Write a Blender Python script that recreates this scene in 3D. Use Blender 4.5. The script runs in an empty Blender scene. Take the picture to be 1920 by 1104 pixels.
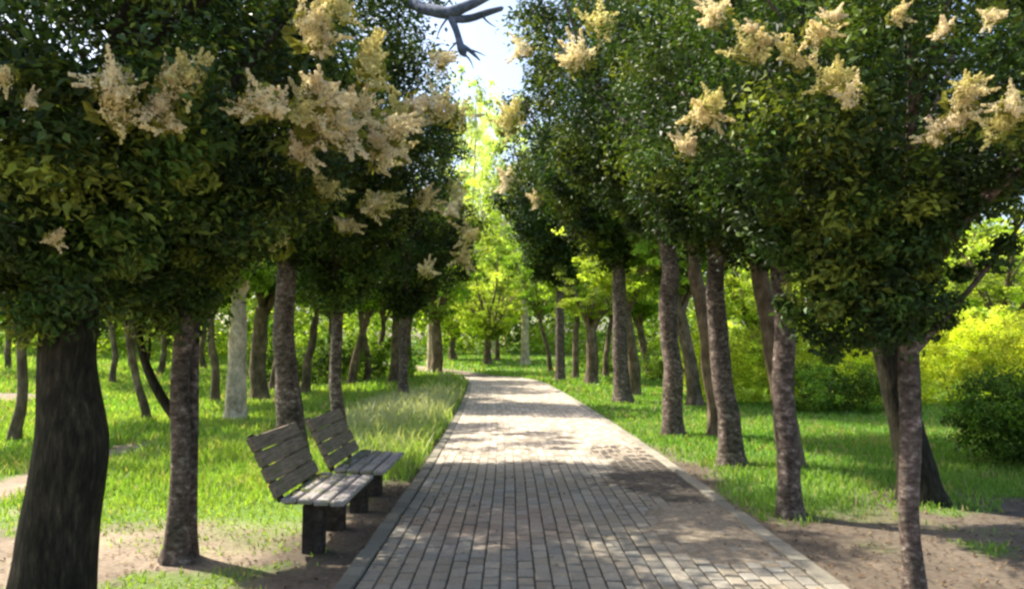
import bpy, math, random
import numpy as np
from mathutils import Vector

random.seed(7)
RNG = np.random.default_rng(11)
S = bpy.context.scene
COL = S.collection

# ------------------------------------------------------------------ camera, world, sun, exposure
FPX, CX, CY = 1387.0, 960.0, 552.0          # focal length and centre in photograph pixels
CAMH, PITCH = 1.5, math.atan(98.0 / 1387.0)
cd = bpy.data.cameras.new('camera'); cam = bpy.data.objects.new('camera', cd); COL.objects.link(cam)
cd.sensor_width = 36.0; cd.lens = 36.0 * FPX / 1920.0; cd.clip_start = 0.05; cd.clip_end = 2000
cam.location = (0, 0, CAMH); cam.rotation_euler = (math.pi / 2 + PITCH, 0, 0)
S.camera = cam

SUN_AZ, SUN_EL = (-0.86, 0.51), math.radians(52)   # the sun stands to the left and a little ahead
w = bpy.data.worlds.new('World'); S.world = w; w.use_nodes = True
nt = w.node_tree; nt.nodes.clear()
sky = nt.nodes.new('ShaderNodeTexSky'); sky.sky_type = 'NISHITA'; sky.sun_disc = False
sky.sun_elevation = SUN_EL; sky.sun_rotation = math.atan2(SUN_AZ[0], SUN_AZ[1])
sky.air_density = 1.0; sky.dust_density = 3.0; sky.ozone_density = 1.0
bg = nt.nodes.new('ShaderNodeBackground'); bg.inputs['Strength'].default_value = 0.15
wo = nt.nodes.new('ShaderNodeOutputWorld')
nt.links.new(sky.outputs[0], bg.inputs['Color']); nt.links.new(bg.outputs[0], wo.inputs['Surface'])
sl = bpy.data.lights.new('sun', 'SUN'); sun = bpy.data.objects.new('sun', sl); COL.objects.link(sun)
sl.energy = 4.6; sl.angle = math.radians(0.6); sl.color = (1.0, 0.93, 0.80)
d = Vector((SUN_AZ[0] * math.cos(SUN_EL), SUN_AZ[1] * math.cos(SUN_EL), math.sin(SUN_EL)))
sun.rotation_euler = d.to_track_quat('Z', 'Y').to_euler()
S.view_settings.view_transform = 'Standard'; S.view_settings.look = 'None'
S.view_settings.gamma = 1.0; S.view_settings.use_curve_mapping = False
S.view_settings.exposure = 1.2
S.render.engine = 'CYCLES'
S.cycles.max_bounces = 6; S.cycles.diffuse_bounces = 4; S.cycles.transmission_bounces = 4
S.cycles.pixel_filter_type = 'BLACKMAN_HARRIS'; S.cycles.filter_width = 2.6

# ------------------------------------------------------------------ helpers
def at(px, py, Y):
    """world point seen at photograph pixel (px,py) at forward distance Y"""
    a = (px - CX) / FPX; b = (CY - py) / FPX
    c, s = math.cos(PITCH), math.sin(PITCH)
    dy = c - b * s; dz = s + b * c
    k = Y / dy
    return (a * k, Y, CAMH + dz * k)
def vnoise(x, y, seed=0):
    x = np.asarray(x, float); y = np.asarray(y, float)
    xi = np.floor(x).astype(int); yi = np.floor(y).astype(int); fx = x - xi; fy = y - yi
    def h(i, j):
        n = np.sin(i * 127.1 + j * 311.7 + seed * 74.7) * 43758.5453
        return n - np.floor(n)
    fx = fx * fx * (3 - 2 * fx); fy = fy * fy * (3 - 2 * fy)
    return (h(xi, yi) * (1 - fx) + h(xi + 1, yi) * fx) * (1 - fy) + (h(xi, yi + 1) * (1 - fx) + h(xi + 1, yi + 1) * fx) * fy
def fbm(x, y, seed=0, o=4):
    t = 0; a = 0.5; n = 0
    for k in range(o):
        t = t + a * vnoise(x * 2 ** k, y * 2 ** k, seed + k * 13); n += a; a *= 0.55
    return t / n
def smooth(e0, e1, x):
    t = np.clip((np.asarray(x, float) - e0) / (e1 - e0), 0, 1); return t * t * (3 - 2 * t)
def mesh_np(name, V, F, cols=None, smooth_sh=False):
    """V (N,3); F array (M,k) or list of such arrays; cols (N,3) point colours"""
    me = bpy.data.meshes.new(name)
    Fs = F if isinstance(F, list) else [F]
    V = np.asarray(V, np.float32)
    me.vertices.add(len(V)); me.vertices.foreach_set('co', V.ravel())
    nl = sum(f.size for f in Fs); npoly = sum(len(f) for f in Fs)
    me.loops.add(nl); me.polygons.add(npoly)
    me.loops.foreach_set('vertex_index', np.concatenate([f.ravel() for f in Fs]).astype(np.int32))
    tot = np.concatenate([np.full(len(f), f.shape[1], np.int32) for f in Fs])
    me.polygons.foreach_set('loop_start', (np.cumsum(tot) - tot).astype(np.int32))
    me.polygons.foreach_set('use_smooth', np.full(npoly, smooth_sh))
    if cols is not None:
        a = me.attributes.new('col', 'FLOAT_COLOR', 'POINT')
        a.data.foreach_set('color', np.concatenate([cols, np.ones((len(cols), 1))], 1).astype(np.float32).ravel())
    me.update(calc_edges=True); me.validate(); return me
def link(name, me, mat=None, parent=None, loc=None):
    o = bpy.data.objects.new(name, me); COL.objects.link(o)
    if mat and me is not None and len(me.materials) == 0: me.materials.append(mat)
    if parent: o.parent = parent
    if loc is not None: o.location = loc
    return o
def empty(name, loc, label, cat, group=None):
    o = bpy.data.objects.new(name, None); COL.objects.link(o); o.location = loc; o.empty_display_size = 0.3
    o['label'] = label; o['category'] = cat
    if group: o['group'] = group
    return o

# ------------------------------------------------------------------ materials
def newmat(name):
    m = bpy.data.materials.new(name); m.use_nodes = True
    n = m.node_tree; n.nodes.clear()
    out = n.nodes.new('ShaderNodeOutputMaterial')
    return m, n, out
def leafmat(name, trans=0.35, rough=0.55, spec=0.4, tint=(1.3, 1.35, 0.5)):
    m, n, out = newmat(name)
    at_ = n.nodes.new('ShaderNodeAttribute'); at_.attribute_name = 'col'
    p = n.nodes.new('ShaderNodeBsdfPrincipled'); p.inputs['Roughness'].default_value = rough
    p.inputs['Specular IOR Level'].default_value = spec
    n.links.new(at_.outputs['Color'], p.inputs['Base Color'])
    t = n.nodes.new('ShaderNodeBsdfTranslucent')
    mu = n.nodes.new('ShaderNodeMix'); mu.data_type = 'RGBA'; mu.blend_type = 'MULTIPLY'; mu.inputs['Factor'].default_value = 1
    n.links.new(at_.outputs['Color'], mu.inputs['A']); mu.inputs['B'].default_value = (*tint, 1)
    n.links.new(mu.outputs['Result'], t.inputs['Color'])
    mx = n.nodes.new('ShaderNodeMixShader'); mx.inputs['Fac'].default_value = trans
    n.links.new(p.outputs[0], mx.inputs[1]); n.links.new(t.outputs[0], mx.inputs[2])
    n.links.new(mx.outputs[0], out.inputs['Surface'])
    return m
def barkmat(name, c1, c2, c3, sc=(1, 1, 1), zs=9.0, bump=0.5):
    m, n, out = newmat(name)
    tc = n.nodes.new('ShaderNodeTexCoord'); mp = n.nodes.new('ShaderNodeMapping'); mp.inputs['Scale'].default_value = sc
    n.links.new(tc.outputs['Object'], mp.inputs['Vector'])
    a = n.nodes.new('ShaderNodeTexNoise'); a.inputs['Scale'].default_value = zs; a.inputs['Detail'].default_value = 6; a.inputs['Roughness'].default_value = 0.7
    b = n.nodes.new('ShaderNodeTexNoise'); b.inputs['Scale'].default_value = zs * 0.35; b.inputs['Detail'].default_value = 3
    n.links.new(mp.outputs[0], a.inputs['Vector']); n.links.new(tc.outputs['Object'], b.inputs['Vector'])
    r = n.nodes.new('ShaderNodeValToRGB'); e = r.color_ramp.elements
    e[0].position = 0.36; e[0].color = (*c1, 1); e[1].position = 0.54; e[1].color = (*c2, 1)
    x = e.new(0.70); x.color = (*c3, 1)
    n.links.new(a.outputs['Fac'], r.inputs['Fac'])
    r2 = n.nodes.new('ShaderNodeValToRGB'); r2.color_ramp.elements[0].position = 0.35; r2.color_ramp.elements[0].color = (0.6, 0.62, 0.55, 1)
    r2.color_ramp.elements[1].position = 0.65; r2.color_ramp.elements[1].color = (1.25, 1.2, 1.15, 1)
    n.links.new(b.outputs['Fac'], r2.inputs['Fac'])
    mu = n.nodes.new('ShaderNodeMix'); mu.data_type = 'RGBA'; mu.blend_type = 'MULTIPLY'; mu.inputs['Factor'].default_value = 1
    n.links.new(r.outputs['Color'], mu.inputs['A']); n.links.new(r2.outputs['Color'], mu.inputs['B'])
    p = n.nodes.new('ShaderNodeBsdfPrincipled'); p.inputs['Roughness'].default_value = 0.9; p.inputs['Specular IOR Level'].default_value = 0.2
    bp = n.nodes.new('ShaderNodeBump'); bp.inputs['Strength'].default_value = bump; bp.inputs['Distance'].default_value = 0.02
    n.links.new(mu.outputs['Result'], p.inputs['Base Color']); n.links.new(a.outputs['Fac'], bp.inputs['Height'])
    n.links.new(bp.outputs[0], p.inputs['Normal']); n.links.new(p.outputs[0], out.inputs['Surface'])
    return m
def colmat(name, rough=0.9, noise=0.35, nscale=40, bump=0.3, dist=0.005):
    """colour from attribute times fine grain"""
    m, n, out = newmat(name)
    at_ = n.nodes.new('ShaderNodeAttribute'); at_.attribute_name = 'col'
    tc = n.nodes.new('ShaderNodeTexCoord')
    a = n.nodes.new('ShaderNodeTexNoise'); a.inputs['Scale'].default_value = nscale; a.inputs['Detail'].default_value = 6; a.inputs['Roughness'].default_value = 0.7
    n.links.new(tc.outputs['Object'], a.inputs['Vector'])
    mr = n.nodes.new('ShaderNodeMapRange'); mr.inputs['From Min'].default_value = 0.3; mr.inputs['From Max'].default_value = 0.7
    mr.inputs['To Min'].default_value = 1 - noise; mr.inputs['To Max'].default_value = 1 + noise
    n.links.new(a.outputs['Fac'], mr.inputs['Value'])
    vm = n.nodes.new('ShaderNodeVectorMath'); vm.operation = 'SCALE'
    n.links.new(at_.outputs['Color'], vm.inputs[0]); n.links.new(mr.outputs[0], vm.inputs['Scale'])
    p = n.nodes.new('ShaderNodeBsdfPrincipled'); p.inputs['Roughness'].default_value = rough; p.inputs['Specular IOR Level'].default_value = 0.25
    bp = n.nodes.new('ShaderNodeBump'); bp.inputs['Strength'].default_value = bump; bp.inputs['Distance'].default_value = dist
    n.links.new(a.outputs['Fac'], bp.inputs['Height']); n.links.new(bp.outputs[0], p.inputs['Normal'])
    n.links.new(vm.outputs[0], p.inputs['Base Color']); n.links.new(p.outputs[0], out.inputs['Surface'])
    return m

M_BARK = barkmat('row_tree_bark', (0.05, 0.036, 0.030), (0.15, 0.115, 0.10), (0.42, 0.36, 0.31), (1, 1, 1.5), 16, 1.0)
M_BARK_BIG = barkmat('old_tree_bark', (0.014, 0.013, 0.009), (0.036, 0.032, 0.021), (0.085, 0.075, 0.045), (3.2, 3.2, 0.6), 14, 1.0)
M_BARK_BROWN = barkmat('wood_tree_bark', (0.07, 0.05, 0.035), (0.17, 0.125, 0.09), (0.3, 0.23, 0.17), (1, 1, 0.5), 7, 0.7)
M_BARK_PALE = barkmat('pale_tree_bark', (0.38, 0.29, 0.21), (0.66, 0.54, 0.42), (0.80, 0.70, 0.58), (1, 1, 0.8), 9, 0.6)
M_LEAF_DARK = leafmat('glossy_dark_leaf', 0.22, 0.5, 0.25)
M_LEAF_LIGHT = leafmat('thin_spring_leaf', 0.5, 0.6, 0.3)
M_GRASS = leafmat('grass_blade', 0.45, 0.6, 0.3)
M_PETAL = leafmat('cream_petal', 0.4, 0.8, 0.1, (1.1, 1.05, 0.9))
M_GROUND = colmat('soil_and_turf', 0.95, 0.45, 25, 0.6, 0.02)
M_PAVER = colmat('worn_paver', 0.85, 0.25, 60, 0.35, 0.004)
M_DRY = leafmat('dry_leaf', 0.2, 0.8, 0.2, (1, 0.9, 0.7))

# ------------------------------------------------------------------ ground
def path_c(y):
    y = np.asarray(y, float)
    a = np.clip(y - 8.5, 0, None)
    return 0.48 - 0.010 * a - 0.0010 * a * a - 0.02 * np.clip(y - 30, 0, None) ** 2
PW = 1.58          # half width
def gz(x, y):
    x = np.asarray(x, float); y = np.asarray(y, float)
    h = 0.055 * np.clip(-8 - x, 0, 60) * smooth(6, 14, y)
    h = h + 0.035 * np.clip(y - 40, 0, 60)
    h = h + 0.05 * (fbm(x * 0.5, y * 0.5, 5) - 0.5) * smooth(PW + 0.1, PW + 1.5, np.abs(x - path_c(y)))
    return h - 0.004
def dirt(x, y):
    x = np.asarray(x, float); y = np.asarray(y, float)
    n = fbm(x * 1.3, y * 1.3, 3); n2 = fbm(x * 0.7 + 9, y * 0.7, 31)
    c = path_c(y); e = np.abs(x - c) - PW
    right = x > c
    m = np.where(right, smooth(8.3, 6.3, y + (n - 0.5) * 3.2 - 0.1 * np.clip(x - 3, 0, 3)), smooth(6.9, 5.6, y + (n - 0.5) * 2.6))
    m = np.where(right, m * (1 - 0.75 * smooth(0.56, 0.66, n2)), m * (1 - 0.8 * smooth(0.54, 0.62, n2)))
    edge = np.where(right, smooth(0.75, 0.15, e + (n - 0.5) * 1.2) * smooth(14, 9, y), smooth(0.9, 0.3, e + (n - 0.5) * 1.0) * smooth(9.5, 8, y))
    trail = smooth(0.42, 0.22, np.abs(x + 5.5 + 0.25 * np.sin(y * 0.7)) + (n - 0.5) * 0.3) * smooth(7.0, 7.6, y) * smooth(13, 11, y)
    pale = smooth(1.6, 0.9, np.abs(y - 19 - 0.15 * (x + 10)) + (n - 0.5)) * smooth(-10.5, -12, x)
    inner = smooth(0.12, 0.0, e)
    return np.clip(np.maximum.reduce([m, edge, trail, pale, inner]), 0, 1)
def grid(xs, ys):
    X, Y = np.meshgrid(xs, ys); nx, ny = len(xs), len(ys)
    i = np.arange(nx * ny).reshape(ny, nx)
    F = np.stack([i[:-1, :-1], i[:-1, 1:], i[1:, 1:], i[1:, :-1]], -1).reshape(-1, 4)
    return X.ravel(), Y.ravel(), F
xs = np.unique(np.concatenate([np.linspace(-300, -40, 20), np.linspace(-40, -8, 60), np.arange(-8, 9, 0.09), np.linspace(9, 40, 50), np.linspace(40, 300, 20)]))
ys = np.unique(np.concatenate([np.linspace(-38, 2, 20), np.arange(2, 14, 0.09), np.arange(14, 45, 0.3), np.linspace(45, 120, 40), np.linspace(130, 500, 12)]))
X, Y, F = grid(xs, ys)
dm = dirt(X, Y)[:, None]
n1 = fbm(X * 2.2, Y * 2.2, 41)[:, None]; n2 = fbm(X * 6, Y * 6, 77)[:, None]
dc = np.array([0.25, 0.195, 0.14]) * (0.55 + 0.9 * n1) ; dc = dc * (0.75 + 0.5 * n2); dc = dc * (1 - 0.45 * smooth(1.0, 2.0, X)[:, None]); dc = dc * (1 - 0.6 * (smooth(-2.0, -1.5, X) * smooth(0.5, -0.5, X) * smooth(4.8, 5.3, Y + 0.6 * n1[:, 0]))[:, None])  # soil darkened right of the path and around the benches, painting in shade
gc = np.array([0.12, 0.20, 0.035]) * (0.6 + 0.8 * n1)
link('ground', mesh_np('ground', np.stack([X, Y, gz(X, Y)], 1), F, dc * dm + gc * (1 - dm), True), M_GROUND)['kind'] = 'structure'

# paved path: every block modelled, courses running along the path
def build_path():
    V, Fq, C = [], [], []
    L, g, b = 0.175, 0.0045, 0.007
    ncol = 26; W = 2 * (PW - 0.132) / ncol
    y = 2.2
    vid = 0
    r = random.Random(3)
    for row in range(int((36 - 2.2) / L)):
        for c in range(ncol):
            y0 = 2.2 + row * L + (L / 2 if c % 2 else 0); y1 = y0 + L - r.uniform(0.011, 0.016)
            x0 = -(PW - 0.132) + c * W + g; x1 = x0 + W - 2 * g
            z = 0.022 + r.uniform(-0.003, 0.003); tx = r.uniform(-0.0022, 0.0022); ty = r.uniform(-0.0028, 0.0028)
            q = []
            for (xx, yy, zz) in ((x0, y0, z - b), (x1, y0, z - b), (x1, y1, z - b), (x0, y1, z - b)):
                q.append((xx, yy, zz))
            for (xx, yy) in ((x0 + b, y0 + b), (x1 - b, y0 + b), (x1 - b, y1 - b), (x0 + b, y1 - b)):
                q.append((xx, yy, z + (tx if xx > (x0 + x1) / 2 else -tx) + (ty if yy > (y0 + y1) / 2 else -ty)))
            V += q
            for f in ((4, 5, 6, 7), (0, 1, 5, 4), (1, 2, 6, 5), (2, 3, 7, 6), (3, 0, 4, 7)): Fq.append([k + vid for k in f])
            k = r.uniform(0.74, 1.18); wm = r.uniform(-0.012, 0.014)
            base = (0.262 * k + wm, 0.24 * k, 0.198 * k - wm)
            C += [base] * 8; vid += 8
    V = np.array(V); C = np.array(C)
    yy = V[:, 1].copy(); xx = V[:, 0].copy()
    V[:, 0] = xx + path_c(yy)
    # trodden sand, a dark patch and a warm brown patch on the blocks
    sx, sy = V[:, 0], V[:, 1]
    n = fbm(sx * 1.6, sy * 1.6, 21); nn = fbm(sx * 6, sy * 6, 22)
    sand = smooth(0.45, 0.75, n * 0.75 + nn * 0.35 + 0.35 * smooth(1.0, 1.8, sx) * smooth(5.0, 6.0, sy) * smooth(8.2, 7.2, sy))
    C = C * (1 - 0.6 * sand[:, None]) + np.array([0.28, 0.23, 0.16]) * 0.6 * sand[:, None]
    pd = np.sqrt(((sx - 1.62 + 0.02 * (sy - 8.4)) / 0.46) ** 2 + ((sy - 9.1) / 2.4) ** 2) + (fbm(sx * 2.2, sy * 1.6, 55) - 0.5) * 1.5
    dark_patch = smooth(1.1, 1.0, pd)[:, None]
    C = C * (1 - 0.9 * dark_patch) + np.array([0.055, 0.046, 0.038]) * 0.9 * dark_patch  # darkens an irregular patch near the right edge of the paving
    ld = smooth(1.15, 0.7, np.hypot((sx + 0.12) / 0.75, (sy - 6.3) / 0.75) + (nn - 0.5) * 1.2)[:, None] * 0.35
    C = C * (1 - ld) + np.array([0.30, 0.19, 0.13]) * ld
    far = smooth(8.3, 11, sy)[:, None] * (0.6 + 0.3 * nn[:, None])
    far = (far * 1.12).clip(0, 1) * (1 - dark_patch); C = C * (1 - far) + np.array([0.66, 0.55, 0.44]) * far  # far blocks paler: sunlight painted into their colour
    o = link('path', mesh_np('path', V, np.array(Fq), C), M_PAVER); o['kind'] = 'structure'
    # bedding under the blocks
    ysb = np.concatenate([np.arange(2.1, 12, 0.07), np.linspace(12, 37, 130)]); xsb = np.linspace(-PW + 0.1, PW - 0.1, 44)
    X, Y, F = grid(xsb, ysb); nb = fbm(X * 8, Y * 8, 9)
    sp = smooth(1.15, 0.8, np.hypot((X - 1.15) / 0.55, (Y - 6.3) / 1.1) + 1.2 * (fbm(X * 3, Y * 3, 17) - .5))[:, None]
    sand_and_sunlight = (0.5 + nb)[:, None] * np.array([0.055, 0.048, 0.036]) * (1 - smooth(8.3, 11, Y)[:, None]) + smooth(8.3, 11, Y)[:, None] * np.array([0.36, 0.30, 0.23])  # bedding paler far off, so joints fade in the painted sunlight
    sand_and_sunlight = sand_and_sunlight * (1 - sp) + np.array([0.24, 0.195, 0.14]) * sp * (0.7 + 0.6 * nb)[:, None]
    zb = 0.0135 + 0.004 * nb + 0.0065 * np.maximum(smooth(8.6, 10.5, Y + 1.5 * (fbm(X * 1.5, Y * 1.5, 12) - .5)), 1.35 * smooth(1.1, 0.75, np.hypot((X - 1.15) / 0.55, (Y - 6.3) / 1.1) + 1.2 * (fbm(X * 3, Y * 3, 17) - .5)))
    o = link('path_bedding', mesh_np('path_bedding', np.stack([X + path_c(Y), Y, zb], 1), F, sand_and_sunlight, True), M_GROUND); o['kind'] = 'structure'
build_path()
def build_kerb(side):
    V, Fq, C = [], [], []
    r = random.Random(9 + side); y = 2.2; vid = 0
    while y < 36:
        Ls = 0.5 if side > 0 else 0.205
        y1 = y + Ls - 0.008
        x0, x1 = (PW - 0.128, PW + (0.0 if side > 0 else -0.03))
        if side < 0: x0, x1 = -PW + 0.01, -PW + 0.126
        z = 0.038 + r.uniform(-0.004, 0.004); b = 0.008; j = r.uniform(-0.006, 0.006)
        for (xx, yy, zz) in ((x0, y, -0.05), (x1, y, -0.05), (x1, y1, -0.05), (x0, y1, -0.05), (x0, y, z - b), (x1, y, z - b), (x1, y1, z - b), (x0, y1, z - b),
                             (x0 + b, y + b, z), (x1 - b, y + b, z), (x1 - b, y1 - b, z), (x0 + b, y1 - b, z)):
            V.append((xx + j + float(path_c(yy)), yy, zz))
        for f in ((8, 9, 10, 11), (4, 5, 9, 8), (5, 6, 10, 9), (6, 7, 11, 10), (7, 4, 8, 11), (0, 1, 5, 4), (1, 2, 6, 5), (2, 3, 7, 6), (3, 0, 4, 7)):
            Fq.append([k + vid for k in f])
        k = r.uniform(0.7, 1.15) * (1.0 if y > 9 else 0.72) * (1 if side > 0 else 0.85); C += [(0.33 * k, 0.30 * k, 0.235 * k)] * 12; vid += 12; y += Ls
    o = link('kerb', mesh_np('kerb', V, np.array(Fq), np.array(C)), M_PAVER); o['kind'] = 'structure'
build_kerb(1); build_kerb(-1)

# ------------------------------------------------------------------ foliage makers
def leaves_from(P, N, size, aspect, cols, rng, droop=0.3):
    """one folded diamond per point; P (n,3) positions, N (n,3) preferred facing"""
    n = len(P)
    nrm = N + rng.normal(0, 0.55, (n, 3)); nrm /= np.linalg.norm(nrm, axis=1, keepdims=True) + 1e-9
    ax = rng.normal(0, 1, (n, 3)); ax[:, 2] -= droop
    ax -= nrm * np.sum(ax * nrm, 1, keepdims=True); ax /= np.linalg.norm(ax, axis=1, keepdims=True) + 1e-9
    sd = np.cross(nrm, ax)
    s = size * rng.uniform(0.65, 1.35, (n, 1)); wd = s * aspect
    v0 = P - ax * s * 0.5; v2 = P + ax * s * 0.5 - nrm * s * 0.12
    v1 = P + sd * wd * 0.5 + nrm * s * 0.08 - ax * s * 0.05; v3 = P - sd * wd * 0.5 + nrm * s * 0.08 - ax * s * 0.05
    V = np.stack([v0, v1, v2, v3], 1).reshape(-1, 3)
    i = np.arange(n)[:, None] * 4
    F = np.concatenate([np.concatenate([i, i + 1, i + 2], 1), np.concatenate([i, i + 2, i + 3], 1)], 0)
    return V, F, np.repeat(cols, 4, axis=0)
def clump_leaves(C, R, per, size, aspect, pal, rng, squash=0.75, shell=0.5, var=0.25):
    """leaves spread through clumps centred at C (m,3) of radius R (m,)"""
    m = len(C); idx = np.repeat(np.arange(m), per); n = len(idx)
    dvec = rng.normal(0, 1, (n, 3)); dvec /= np.linalg.norm(dvec, axis=1, keepdims=True)
    rad = (rng.uniform(0, 1, n) ** shell)
    P = C[idx] + dvec * (rad * R[idx])[:, None] * np.array([1, 1, squash])
    pal = np.array(pal); ci = rng.integers(0, len(pal), m)
    lf = 0.55 + 0.9 * smooth(0.35, 0.65, fbm(C[:, 0] * 1.5 + C[:, 1] * 0.7, C[:, 2] * 1.5 + C[:, 1] * 0.9, 19))
    base = pal[ci][idx] * (rng.uniform(0.6, 1.4, m) * lf)[idx][:, None]
    mix = pal[rng.integers(0, len(pal), n)]
    col = base * 0.72 + mix * 0.28
    col = col * (1 + rng.normal(0, var, (n, 1))).clip(0.35, 2)
    Nf = dvec * 0.6 + np.array([0, 0, 0.8])
    return leaves_from(P, Nf, size, aspect, col, rng)
def profile_R(prof, z, phi):
    zs = [p[0] for p in prof]; l = np.interp(z, zs, [p[1] for p in prof], left=0, right=0); r = np.interp(z, zs, [p[2] for p in prof], left=0, right=0)
    t = 0.5 + 0.5 * np.cos(phi)
    return l * (1 - t) + r * t
def crown_centres(prof, n, rng, cr):
    out = []
    z0, z1 = prof[0][0], prof[-1][0]; rm = max(max(p[1], p[2]) for p in prof)
    ph1, ph2, ph3 = rng.uniform(0, 6.28, 3)
    while len(out) < n:
        low = rng.uniform() < 0.33
        z = rng.uniform(z0, z0 + 0.33 * (z1 - z0)) if low else rng.uniform(z0, z1)
        x, y = rng.uniform(-rm, rm, 2); phi = math.atan2(y, x)
        if low:
            q = profile_R(prof, z, phi) * rng.uniform(0.05, 1) ** 0.6; x, y = q * math.cos(phi), q * math.sin(phi)
        R = profile_R(prof, z, phi) * (1 + 0.10 * math.sin(3 * phi + ph1 + z * 1.3) + 0.08 * math.sin(5 * phi + ph2 - z * 2.3) + 0.06 * math.sin(9 * phi + z * 5 + ph3))
        r = math.hypot(x, y); Re = max(R - cr * 0.45, 0.05)
        if r > Re: continue
        if rng.uniform() > 0.25 + 0.75 * (r / Re) ** 1.6: continue
        out.append((x, y, z))
    return np.array(out)
def tube(pts, rad, seg, seed, bump=0.06, step=0.12):
    """smooth tube through pts with lumpy bark outline -> V,F"""
    pts = np.array(pts, float); rad = np.array(rad, float)
    dseg = np.linalg.norm(np.diff(pts, axis=0), axis=1); s = np.concatenate([[0], np.cumsum(dseg)])
    n = max(4, int(s[-1] / step)); t = np.linspace(0, s[-1], n)
    # catmull style smoothing by interpolating then averaging
    P = np.stack([np.interp(t, s, pts[:, k]) for k in range(3)], 1); Rr = np.interp(t, s, rad)
    for _ in range(3):
        if n > 4: P[1:-1] = (P[:-2] + 2 * P[1:-1] + P[2:]) / 4; Rr[1:-1] = (Rr[:-2] + 2 * Rr[1:-1] + Rr[2:]) / 4
    if s[-1] > 1.2 and rad.max() < 0.235:
        wv = rad.max() * 0.36 * smooth(0.1, 0.9, t); P[:, 0] += wv * (vnoise(t * 1.7, t * 0 + seed, seed) - 0.5); P[:, 1] += wv * (vnoise(t * 1.7, t * 0 + seed + 9, seed) - 0.5)
    T = np.gradient(P, axis=0); T /= np.linalg.norm(T, axis=1, keepdims=True)
    ref = np.array([0.0, 1.0, 0.05]); A = np.cross(T, ref); A /= np.linalg.norm(A, axis=1, keepdims=True) + 1e-9; B = np.cross(T, A)
    th = np.arange(seg) / seg * 2 * np.pi
    u = np.cos(th)[None] * 2 + seed * 3.7; v = np.sin(th)[None] * 2 + t[:, None] * 2.2
    nz = fbm(u + 0 * v, v + t[:, None] * 0.7, seed, 3) - 0.5
    nz2 = vnoise(u * 0.5 + 5, t[:, None] * 7 + np.sin(th)[None], seed + 3) - 0.5
    rr = Rr[:, None] * (1 + bump * 4 * nz + bump * 1.2 * nz2)
    V = P[:, None] + (A[:, None] * np.cos(th)[None, :, None] + B[:, None] * np.sin(th)[None, :, None]) * rr[..., None]
    i = np.arange(n * seg).reshape(n, seg); j = np.roll(i, -1, axis=1)
    F = np.stack([i[:-1], j[:-1], j[1:], i[1:]], -1).reshape(-1, 4)
    V = V.reshape(-1, 3); top = len(V); V = np.concatenate([V, P[-1:] + T[-1:] * Rr[-1]])
    Ft = np.stack([i[-1], j[-1], np.full(seg, top)], -1)
    return V, F, Ft
def join_tubes(lst):
    V, Q, T = [], [], []; o = 0
    for (v, q, t) in lst: V.append(v); Q.append(q + o); T.append(t + o); o += len(v)
    return np.concatenate(V), [np.concatenate(Q), np.concatenate(T)]
def trunk_mesh(pts, rad, limbs, seed, seg=16, bump=0.06, flare=1.0, step=0.1):
    """pts local; limbs list of (pts, radii)"""
    L = [tube(pts, rad, seg, seed, bump, step)]
    for k, (p, r) in enumerate(limbs): L.append(tube(p, r, 8, seed + 5 + k, bump, 0.18))
    V, F = join_tubes(L); c0 = np.array(pts[0]); dx, dy = V[:, 0] - c0[0], V[:, 1] - c0[1]; th = np.arctan2(dy, dx)
    k = 0.38 * np.exp(-np.clip(V[:, 2], 0, 9) / 0.10) * (0.45 + 0.55 * np.cos(4 * th + seed) * np.cos(th * 2 - seed)) * (V[:, 2] < 0.6)
    V[:, 0] = c0[0] + dx * (1 + k); V[:, 1] = c0[1] + dy * (1 + k)
    return mesh_np('trunk', V, F, None, True)
def auto_limbs(fork, zt, reach, n, r0, rng, base_r=None):
    out = []
    for k in range(n):
        a = 2 * math.pi * (k + rng.uniform(-0.3, 0.3)) / n; q = rng.uniform(0.55, 0.95)
        e = np.array([math.cos(a) * reach * q, math.sin(a) * reach * q, (zt - fork[2]) * rng.uniform(0.45, 0.85)])
        st = np.array(fork) + np.array([0, 0, rng.uniform(-0.35, 0.2)])
        m1 = st + e * np.array([0.30, 0.30, 0.35]) + rng.normal(0, 0.06, 3) * reach * 0.5; m2 = st + e * np.array([0.65, 0.65, 0.62]) + rng.normal(0, 0.06, 3) * reach
        out.append(([st, m1, m2, st + e], [r0, r0 * 0.75, r0 * 0.5, r0 * 0.2]))
        a2 = a + rng.uniform(-0.9, 0.9); e2 = m1 + np.array([math.cos(a2) * reach * 0.45, math.sin(a2) * reach * 0.45, (zt - fork[2]) * 0.25])
        out.append(([m1, (m1 + e2) / 2 + rng.normal(0, 0.05, 3), e2], [r0 * 0.5, r0 * 0.35, r0 * 0.12]))
    return out

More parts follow.
